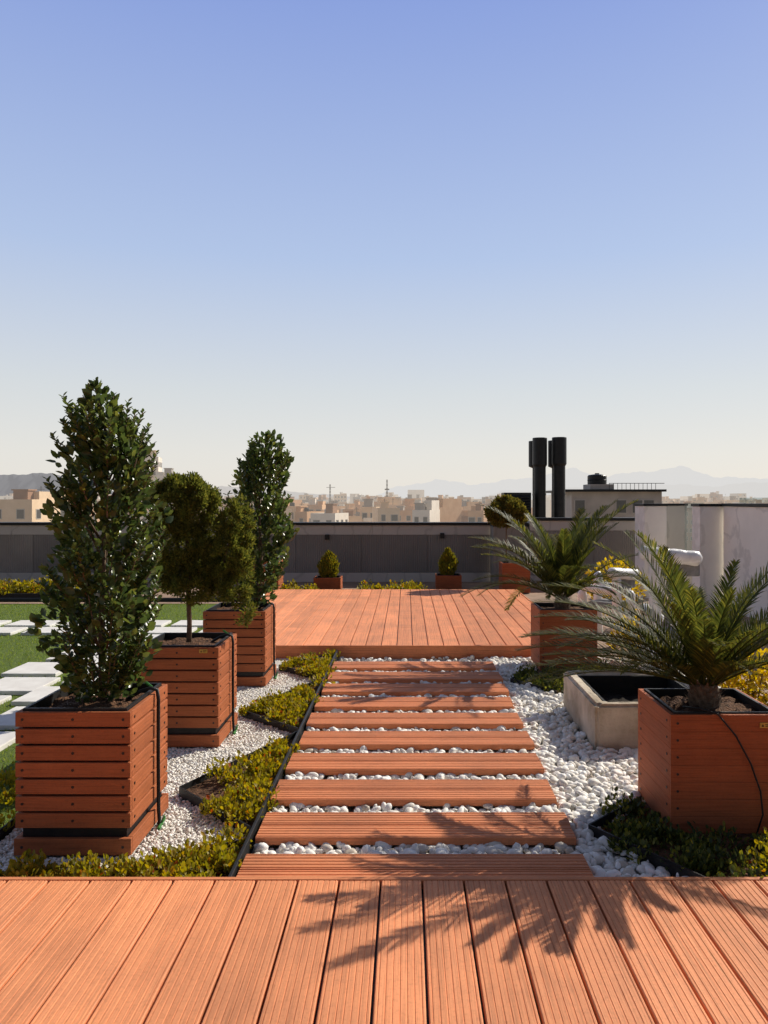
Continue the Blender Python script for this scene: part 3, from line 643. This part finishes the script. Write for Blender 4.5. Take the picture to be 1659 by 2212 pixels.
# ------------------------------------------------------------------ wrapped seats
def lumpy(mb, a, b, r, seg=14, n=18):
    a, b = Vector(a), Vector(b); mb.tube([a.lerp(b, i/n) for i in range(n+1)], [r*.55]+[r*random.uniform(.95,1.06) for i in range(n-1)]+[r*.5], seg)
def wrapped_chair(loc, w, d, top, rz, label):
    e = empty('wrapped_chair', loc, rz)
    for x, y, z in ((.0,.0,top),(w-.05,.05,.56),(.05,d,.56),(w-.05,d,top)):
        mb = MB(); lumpy(mb, (x,y,0), (x,y,z), .048); mb.build('leg', M_white, e, smooth=True)
    MB().box(.06, w-.04, .08, d-.06, .38, .45).build('seat', M_greyfab, e, bevel=.03, seg=3)
    MB().box(.055, w, .02, .05, top-.15, top-.05).build('backrest', M_greyfab, e, bevel=.012, seg=3)
    for x in (.05, w-.05):
        mb = MB(); lumpy(mb, (x,.06,.57), (x,d+.02,.59), .044); mb.build('armrest', M_white, e, smooth=True)
    mb = MB(); lumpy(mb, (-.12,.0,top+.04), (w+.0,.0,top-.01), .058); mb.build('head_roll', M_white, e, smooth=True)
    return tag(e, label, 'chair', 'chairs wrapped in white plastic')
wrapped_chair((PX(1415,6.1), 6.10, 0), .36, .5, 1.06, -.05, 'chair wrapped in white plastic right behind the nearest palm')
wrapped_chair((PX(1332,7.9), 7.9, 0), .40, .45, .74, .75, 'chair wrapped in white plastic farther back, beside the rear palm')

# ------------------------------------------------------------------ walls
def panel_wall(name, x0, x1, Y, top, label, tile_w=1.2):
    e = empty(name, (x0, Y, 0)); w = x1-x0
    MB().box(0, w, .03, .30, 0, top-.03).build('core', M_marbleg, e)
    mb = MB(); n = max(1, round(w/tile_w)); p = w/n
    for i in range(n): mb.box(i*p+.004, (i+1)*p-.004, .0, .028, .175, top-.215)
    mb.build('ribbed_panels', M_rib, e)
    mb = MB(); n2 = max(1, round(w/2.4)); p = w/n2
    for i in range(n2): mb.box(i*p+.002, (i+1)*p-.002, -.012, .028, .0, .171); mb.box(i*p+.002, (i+1)*p-.002, -.008, .028, top-.21, top-.035)
    mb.build('marble_bands', M_marbleg, e)
    MB().box(-.01, w+.01, -.045, .34, top-.03, top+.02).build('cap', M_blackm, e, bevel=.004)
    return tag(e, label, 'wall')
panel_wall('parapet_wall', -12.0, PX(1065,14.5), 14.5, 1.10, 'long low parapet of dark grey ribbed panels with a black cap behind the far deck')
panel_wall('parapet_wall', PX(1140,14.0)+.02, 4.55, 13.9, 1.20, 'short dark panel wall behind the rear palm, right of the ball topiary')
xa = PX(1065,14.5)-.06; e = empty('stone_pier', (xa, 13.93, 0)); MB().box(0, PX(1140,14.0)+.0-xa, 0, .51, 0, 1.06).build('shaft', M_greystone, e, bevel=.005); MB().box(-.01, PX(1140,14.0)+.005-xa, -.02, .515, 1.062, 1.125).build('cap', M_blackm, e); tag(e, 'plain grey stone pier at the inner corner of the parapet, behind the ball topiary', 'pier')
def lamp(px, py, lab):
    Y = 14.5; e = empty('wall_lamp', (PX(px,Y), Y, PZ(py,Y))); MB().box(-.04,.04,-.075,-.012,-.05,.05).build('body', M_blackm, e, bevel=.006); MB().box(-.03,.03,-.011,-.002,-.035,.035).build('bracket', M_blackm, e); tag(e, lab, 'lamp', 'small black wall lamps')
lamp(707,1160,'tiny black wall lamp above the left thuja'); lamp(955,1157,'tiny black wall lamp above the right thuja')
def pier(x0, x1, y0, y1, top, lab, m=None):
    e = empty('marble_pier', (x0, y0, 0)); MB().box(0, x1-x0, 0, y1-y0, 0, top).build('shaft', m or M_marble, e, bevel=.004)
    MB().box(-.015, x1-x0+.015, -.015, y1-y0+.015, top+.002, top+.04).build('cap', M_blackm, e, bevel=.003); return tag(e, lab, 'pier')
pier(PX(1392,12.0), PX(1440,12.0), 12.0, 12.5, 1.44, 'white marble pier at the end of the dark panel wall, left of the glass')
pier(PX(1436,12.9), PX(1484,12.9), 12.9, 13.3, 1.44, 'narrow grey marble pier touching the glass panel', M_marbleg)
pier(PX(1512,10.9), PX(1574,10.9), 10.9, 11.2, 1.44, 'white marble pier right of the glass panel')
e = empty('marble_wall', (4.47, 5.5, 0)); mb = MB()
for i in range(3): mb.box(0, .26, i*1.78+.002, (i+1)*1.78-.002, 0, 1.44)
mb.build('cladding', marble('pale marble', (.90,.85,.765), (.74,.70,.63)), e, bevel=.002); MB().box(-.02, .28, -.02, 5.36, 1.443, 1.485).build('cap', M_blackm, e, bevel=.003); tag(e, 'marble side wall with black cap at the right edge', 'wall')
e = empty('glass_balustrade', (0, 0, 0))
MB().box(PX(1480,12.2), PX(1520,12.2), 12.2, 12.212, .60, 1.49).build('pane', M_glass, e); MB().box(PX(1480,12.2), PX(1520,12.2), 12.16, 12.25, 0, .60).build('base_wall', M_marbleg, e); tag(e, 'narrow glass pane between the white marble piers', 'balustrade')
e = empty('glass_balustrade', (0, 0, 0)); MB().box(4.55, 4.562, 5.6, 10.5, 1.49, 1.56).build('pane', M_glass, e); tag(e, 'low glass rim above the right side wall', 'balustrade')

# flues and louvre box
tag(MB().box(1.9, 9, 15.0, 22, -20, -.3).build('lower_roof', M_floor), kind='structure')
def flue(px, Y, ytop, r1, r0, lab, ycap):
    zt = PZ(ytop, Y)+.3; zc = PZ(ycap, Y)+.3; e = empty('chimney_flue', (PX(px, Y), Y, -.3))
    MB().lathe([(r0,0),(r0,zc-.02)], 24).build('pipe', M_blackm, e, smooth=False)
    MB().lathe([(r0*1.02,zc-.035),(r1*.97,zc),(r1,zc+.01),(r1,zt-.01),(r1*.97,zt),(r1*.9,zt)], 28).build('cowl', M_blackm, e)
    mb = MB()
    for z in (.8, 1.45, 1.95): mb.lathe([(r0*1.06,z),(r0*1.06,z+.04)], 24)
    mb.build('joint_rings', M_blackm, e); return tag(e, lab, 'flue', 'black chimney flues')
flue(1166,16.4,946,.155,.128,'black chimney flue with wide cowl, front left of the four',1005); flue(1208,16.4,945,.155,.128,'black chimney flue with wide cowl, front right of the four',1003)
flue(1156,17.2,953,.145,.06,'black chimney flue half hidden at far left of the four',1008); flue(1198,17.2,952,.145,.06,'black chimney flue half hidden between the two front ones',1008)
Y = 15.9; e = empty('vent_box', (PX(1089,Y), Y, -.3)); w = PX(1148,Y)-PX(1089,Y); zt = PZ(1064,Y)+.3
mb = MB().box(0,w,.03,.5,0,zt); mb.build('casing', M_blackm, e); mb = MB()
for i in range(9): z = zt-.06-i*.055; mb.add([(.02,.028,z),(w-.02,.028,z),(w-.02,-.01,z-.03),(.02,-.01,z-.03)], [(0,1,2,3)])
mb.build('louvres', M_black, e); tag(e, 'dark louvred vent box left of the black flues', 'vent box')

# ------------------------------------------------------------------ city
DH = 1150.
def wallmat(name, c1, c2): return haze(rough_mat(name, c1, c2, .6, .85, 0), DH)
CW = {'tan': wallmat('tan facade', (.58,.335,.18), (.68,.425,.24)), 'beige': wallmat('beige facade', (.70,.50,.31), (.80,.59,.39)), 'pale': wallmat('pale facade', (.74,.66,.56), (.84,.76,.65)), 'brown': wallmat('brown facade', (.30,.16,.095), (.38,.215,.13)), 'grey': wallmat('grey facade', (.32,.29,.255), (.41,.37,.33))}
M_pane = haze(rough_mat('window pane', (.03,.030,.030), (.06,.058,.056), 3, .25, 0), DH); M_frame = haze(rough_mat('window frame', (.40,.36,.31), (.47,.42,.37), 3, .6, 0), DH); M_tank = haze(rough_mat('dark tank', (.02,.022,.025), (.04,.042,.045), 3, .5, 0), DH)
wmesh = MB().box(-.75,.75,-.06,.0,-.8,.8,0).box(-.62,.62,-.075,-.055,-.68,.68,1).mesh('window', [M_frame, M_pane])
def zone(px):
    for lim, s in ((95, 'left of the tallest shrub'), (340, 'behind the tallest shrub'), (630, 'behind the juniper and second shrub'), (760, 'above the left thuja'), (900, 'above the middle of the long parapet'), (1060, 'above the right thuja'), (1390, 'behind the black flues'), (9999, 'behind the right marble piers')):
        if px < lim: return s
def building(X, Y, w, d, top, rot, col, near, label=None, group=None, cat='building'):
    zb = -20; h = top-zb; m = CW[col]; e = empty('city_building', (X, Y, zb), rot)
    mb = MB().box(-w/2, w/2, -d/2, d/2, 0, h)
    for b in ((-w/2, w/2, -d/2, -d/2+.25), (-w/2, w/2, d/2-.25, d/2), (-w/2, -w/2+.25, -d/2+.25, d/2-.25), (w/2-.25, w/2, -d/2+.25, d/2-.25)): mb.box(*b, h+.001, h+.6)
    if random.random() < .5: q = random.choice([-1, 1]); mb.box(min(q*w*.12, q*w*.49), max(q*w*.12, q*w*.49), -d*.3, d*.45, h+.002, h+random.uniform(1.2,2.8))
    fl = 3.0; cols = max(2, int(w/2.6)); rows = 4 if near else 6; side = 1 if X < 0 else -1
    if not near:
        for r in range(rows):
            z = h-1.6-r*fl
            for c in range(cols):
                x = -w/2+(c+.5)*w/cols; ww = random.choice([.5,.7,.9]); mb.box(x-ww, x+ww, -d/2-.06, -d/2-.002, z-.75, z+.75, 1)
            for c in range(3): y = -d/2+(c+.5)*d/3; mb.box(w/2+.002 if side > 0 else -w/2-.06, w/2+.06 if side > 0 else -w/2-.002, y-.6, y+.6, z-.75, z+.75, 1)
    mb.build('wall', [m, M_pane], e)
    hw, hd, hh = random.uniform(1.2, 2.4), random.uniform(2, 3), random.uniform(1.0, 2.2); hx = random.uniform(-w/2+1.3, w/2-1.3)
    MB().box(hx-hw/2, hx+hw/2, -d*.45, -d*.45+hd, h+.602, h+.6+hh).box(hx-hw/2-.2, hx+hw/2+.2, -d*.45-.2, -d*.45+hd+.2, h+.6+hh, h+.8+hh).build('roof_hut', CW[random.choice(['beige', 'pale', 'tan', 'grey', 'brown'])], e)
    if random.random() < .7:
        tx = random.uniform(-w/2+1, w/2-1); MB().lathe([(.6,h),(.6,h+1.3),(.35,h+1.5)], 12, (tx, -d/4, 0)).build('water_tank', M_tank if random.random() < .5 else M_frame, e)
    if random.random() < .6:
        tx = random.uniform(-w/2+.5, w/2-.5); mb = MB().tube([(tx,0,h),(tx,0,h+2.8)], .06, 5); mb.box(tx-.6, tx+.6, -.03, .03, h+2.2, h+2.27); mb.box(tx-.4, tx+.4, -.03, .03, h+2.45, h+2.5); mb.build('aerial', M_tank, e)
    if near:
        for r in range(rows):
            z = h-1.7-r*fl
            for c in range(cols):
                if random.random() < .1: continue
                o = link('window', wmesh, e, (-w/2+(c+.5)*w/cols, -d/2, z)); o.scale = (random.choice([.7,.9,1.15]), 1, 1)
            for c in range(3):
                o = link('window', wmesh, e, (side*w/2, -d/2+(c+.5)*d/3, z)); o.rotation_euler.z = side*math.pi/2
        if random.random() < .6:
            mb = MB()
            for r in range(rows): z = h-3.1-r*fl; mb.box(-w*.3, w*.3, -d/2-1.1, -d/2-.08, z, z+.18); mb.box(-w*.3, w*.3, -d/2-1.1, -d/2-1.0, z+.182, z+.95)
            mb.build('balconies', CW[random.choice(['beige', 'pale', 'tan'])], e)
    px = CX+F*X/Y
    dw = 'nearest row' if Y < 230 else 'middle distance' if Y < 410 else 'hazy far row'
    if not label:
        label = '%s flat-roofed city building in the %s, %s' % (col, dw, zone(px)); group = '%s buildings, %s, %s' % (col, dw, zone(px))
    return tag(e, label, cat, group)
random.seed(5)
cols = ['tan', 'beige', 'beige', 'tan', 'pale', 'brown', 'grey', 'tan', 'pale', 'beige']
sky_y = np.full(2000, 1130.)       # outline of what already stands in front, so that no wholly hidden house is built
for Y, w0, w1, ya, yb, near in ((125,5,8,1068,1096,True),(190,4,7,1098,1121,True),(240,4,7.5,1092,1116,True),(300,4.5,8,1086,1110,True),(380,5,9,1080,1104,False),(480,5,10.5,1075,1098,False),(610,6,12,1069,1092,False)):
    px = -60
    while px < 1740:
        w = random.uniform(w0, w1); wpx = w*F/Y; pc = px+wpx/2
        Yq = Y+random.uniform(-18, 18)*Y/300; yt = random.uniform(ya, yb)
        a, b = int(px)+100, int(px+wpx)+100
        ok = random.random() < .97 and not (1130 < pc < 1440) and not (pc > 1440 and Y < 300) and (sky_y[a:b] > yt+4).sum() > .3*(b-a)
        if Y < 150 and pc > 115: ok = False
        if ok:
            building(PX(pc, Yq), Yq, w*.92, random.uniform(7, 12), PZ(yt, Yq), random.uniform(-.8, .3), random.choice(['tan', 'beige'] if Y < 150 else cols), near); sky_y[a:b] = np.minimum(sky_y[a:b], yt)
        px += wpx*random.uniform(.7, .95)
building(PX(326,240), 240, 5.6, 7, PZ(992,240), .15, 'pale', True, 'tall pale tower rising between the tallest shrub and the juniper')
building(PX(362,235), 235, 6.0, 9, PZ(1032,235), .1, 'pale', True, 'lower pale block right beside the tall pale tower')
chs = MB()
for i in range(1700):
    Y = random.uniform(680, 3000); X = random.uniform(-.62, .62)*Y; w = random.uniform(8, 20); d = random.uniform(9, 18); t = random.uniform(-8, 5)+(random.random() < .06)*random.uniform(4, 11)+Y*.0025
    chs.box(X-w/2, X+w/2, Y-d/2, Y+d/2, -20, t, i % 4)
tag(chs.build('distant_city', [CW['beige'], CW['tan'], CW['pale'], CW['grey']]), kind='stuff')
# neighbour block with roof slab and tank
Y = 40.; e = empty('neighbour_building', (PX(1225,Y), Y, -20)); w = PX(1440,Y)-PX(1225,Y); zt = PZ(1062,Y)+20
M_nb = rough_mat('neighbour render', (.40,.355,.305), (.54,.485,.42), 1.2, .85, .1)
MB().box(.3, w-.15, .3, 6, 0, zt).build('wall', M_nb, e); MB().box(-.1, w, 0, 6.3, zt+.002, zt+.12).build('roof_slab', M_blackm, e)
for px in (1255, 1345, 1380, 1405):
    x = PX(px,Y)-PX(1225,Y); f_ = MB().box(x-.30, x+.30, .25, .298, zt-1.15, zt-.40).build('window', M_frame, e); MB().box(x-.25, x+.25, .235, .249, zt-1.1, zt-.45).build('pane', M_pane, f_)
mb = MB()
for i in range(12): mb.box(2.2+i*.22, 2.22+i*.22, .05, .07, zt+.122, zt+.42) if 2.2+i*.22 < w-.1 else None
mb.box(2.2, w-.1, .04, .08, zt+.421, zt+.45); mb.build('railing', M_blackm, e)
x = PX(1283,Y)-PX(1225,Y); MB().box(x-.1, x+1.15, .4, 2, zt+.122, zt+.40).build('tank_plinth', M_nb, e)
tag(e, 'grey neighbouring rooftop block with black roof slab behind the rear palm', 'building')
e = empty('water_tank', (PX(1301,Y), Y+1.1, zt-20+.402)); MB().lathe([(.48,0),(.50,.04),(.50,.20),(.52,.23),(.50,.26),(.50,.44),(.45,.5),(.2,.54)], 24).build('drum', M_blackm, e); MB().lathe([(.12,.54),(.12,.6)], 12).build('lid', M_blackm, e); tag(e, 'black water tank on top of the grey neighbouring rooftop block', 'tank')
def mast(px, Y, yt, lab, arm):
    e = empty('lattice_mast', (PX(px,Y), Y, -10)); h = PZ(yt,Y)+10; mb = MB(); b = .45
    for sx in (-1,1):
        for sy in (-1,1): mb.tube([(sx*b, sy*b, 0), (sx*b*.35, sy*b*.35, h)], .09, 4)
    n = 14
    for i in range(n):
        z0, z1 = h*i/n, h*(i+1)/n; k0, k1 = b*(1-.65*i/n), b*(1-.65*(i+1)/n); mb.tube([(-k0,-k0,z0),(k1,-k1,z1)], .05, 4); mb.tube([(k0,k0,z0),(-k1,k1,z1)], .05, 4)
    mb.build('lattice', M_tank, e)
    if arm: MB().tube([(-1.6,0,h*.93),(2.2,0,h*.93)], .10, 4).build('arm', M_tank, e)
    else: MB().lathe([(.9,h*.8),(.9,h*.8+.5)], 10).build('platform', M_tank, e)
    tag(e, lab, 'mast')
mast(836,300,1036,'slender lattice mast rising from the skyline right of centre',False); mast(713,330,1046,'thin mast above the skyline over the left thuja',True)
# ground + hills
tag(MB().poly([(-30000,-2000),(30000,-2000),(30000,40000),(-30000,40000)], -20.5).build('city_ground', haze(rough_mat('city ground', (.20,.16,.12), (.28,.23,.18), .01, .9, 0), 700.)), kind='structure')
def ridge(name, px0, px1, Y, f, mat, depth, n=160):
    vs = []; fs = []
    for i in range(n+1):
        px = px0+(px1-px0)*i/n; z = PZ(f(px), Y); X = PX(px, Y)
        for k, (dy, q) in enumerate(((-.5, -20), (-.25, z*.55), (-.1, z*.84), (0, z), (.3, z*.5), (.6, -20))):
            j = 1+.25*math.sin(px*.11+k*1.7)+.12*math.sin(px*.37+k*2.3); vs.append((X*(1+dy*depth/Y), Y+dy*depth*j, q))
    for i in range(n):
        for k in range(5): a = i*6+k; fs.append((a, a+6, a+7, a+1))
    return tag(MB().add(vs, fs).build(name, mat, smooth=True), kind='structure')
def env(px, pts): return float(np.interp(px, [p[0] for p in pts], [p[1] for p in pts]))
def mh(pts, amp): return lambda px: env(px, pts)+amp*(math.sin(px*.05)+.6*math.sin(px*.13+1)+.4*math.sin(px*.31+2))
def hillmat(n, c, fx, hc): return haze(rough_mat(n, c, tuple(x*1.3 for x in c), .004, .95, 0), fixed=fx, col=hc)  # hill colour is largely painted haze, one even amount per ridge
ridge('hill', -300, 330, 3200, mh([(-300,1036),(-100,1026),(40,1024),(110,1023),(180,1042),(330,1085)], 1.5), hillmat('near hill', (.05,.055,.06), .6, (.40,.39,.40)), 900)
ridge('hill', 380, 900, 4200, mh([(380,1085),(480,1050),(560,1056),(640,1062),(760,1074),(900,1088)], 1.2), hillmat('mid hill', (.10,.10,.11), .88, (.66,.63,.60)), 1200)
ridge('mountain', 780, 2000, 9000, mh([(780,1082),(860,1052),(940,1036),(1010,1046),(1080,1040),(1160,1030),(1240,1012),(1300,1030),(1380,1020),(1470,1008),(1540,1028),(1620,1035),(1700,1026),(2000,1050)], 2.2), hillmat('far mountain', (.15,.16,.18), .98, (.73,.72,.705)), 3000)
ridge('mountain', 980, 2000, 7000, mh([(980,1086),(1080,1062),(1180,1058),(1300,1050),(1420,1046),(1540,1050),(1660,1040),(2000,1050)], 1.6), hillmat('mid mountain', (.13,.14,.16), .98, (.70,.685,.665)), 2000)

# ------------------------------------------------------------------ light, world, camera
sd = Vector((1.04, .95, 1.02)).normalized()
L = bpy.data.lights.new('sun', 'SUN'); L.energy = 5.0; L.angle = math.radians(.5); L.color = (1, .93, .80)
so = bpy.data.objects.new('sun', L); COL.objects.link(so); so.rotation_euler = (-sd).to_track_quat('-Z', 'Y').to_euler()
W = bpy.data.worlds.new('World'); scene.world = W; W.use_nodes = True; N, K = W.node_tree.nodes, W.node_tree.links
sk = N.new('ShaderNodeTexSky'); sk.sky_type = 'NISHITA'; sk.sun_disc = False; sk.sun_elevation = math.asin(sd.z); sk.sun_rotation = math.atan2(sd.x, sd.y)
sk.air_density = 1.0; sk.dust_density = 1.0; sk.ozone_density = 2.0
tc = N.new('ShaderNodeTexCoord'); sp = N.new('ShaderNodeSeparateXYZ'); K.new(tc.outputs['Generated'], sp.inputs[0])
r = ramp(N, [(0, (.84,.79,.72)), (.06, (.81,.79,.745)), (.14, (.70,.735,.755)), (.30, (.465,.58,.82)), (.55, (.265,.37,.75)), (.75, (.18,.205,.30)), (1, (.12,.125,.145))]); K.new(sp.outputs['Z'], r.inputs[0])
mr = N.new('ShaderNodeMapRange'); mr.interpolation_type = 'SMOOTHSTEP'   # the sky away from the sun is darker
for i_, v_ in ((1, -.7), (2, .45), (3, .36), (4, 1.0)): mr.inputs[i_].default_value = v_
K.new(sp.outputs['Y'], mr.inputs[0])
ml = N.new('ShaderNodeMath'); ml.operation = 'MULTIPLY'; ml.inputs[1].default_value = 10; K.new(mr.outputs[0], ml.inputs[0])
sc = N.new('ShaderNodeVectorMath'); sc.operation = 'SCALE'; K.new(ml.outputs[0], sc.inputs['Scale']); K.new(r.outputs[0], sc.inputs[0])
mx = mixc(N, K, sk.outputs[0], sc.outputs[0], .92)
bg = N['Background']; bg.inputs[1].default_value = .1; K.new(mx, bg.inputs[0])
cam = bpy.data.cameras.new('camera'); co = bpy.data.objects.new('camera', cam); COL.objects.link(co)
co.location = (0, 0, H); co.rotation_euler = (math.pi/2, 0, 0); cam.sensor_fit = 'VERTICAL'; cam.sensor_height = 36; cam.lens = 36*F/2212
cam.shift_x = -(CX-829.5)/2212; cam.shift_y = -(1106-CY)/2212; cam.clip_start = .05; cam.clip_end = 60000
scene.camera = co
scene.view_settings.view_transform = 'Standard'; scene.view_settings.look = 'None'; scene.view_settings.exposure = 0
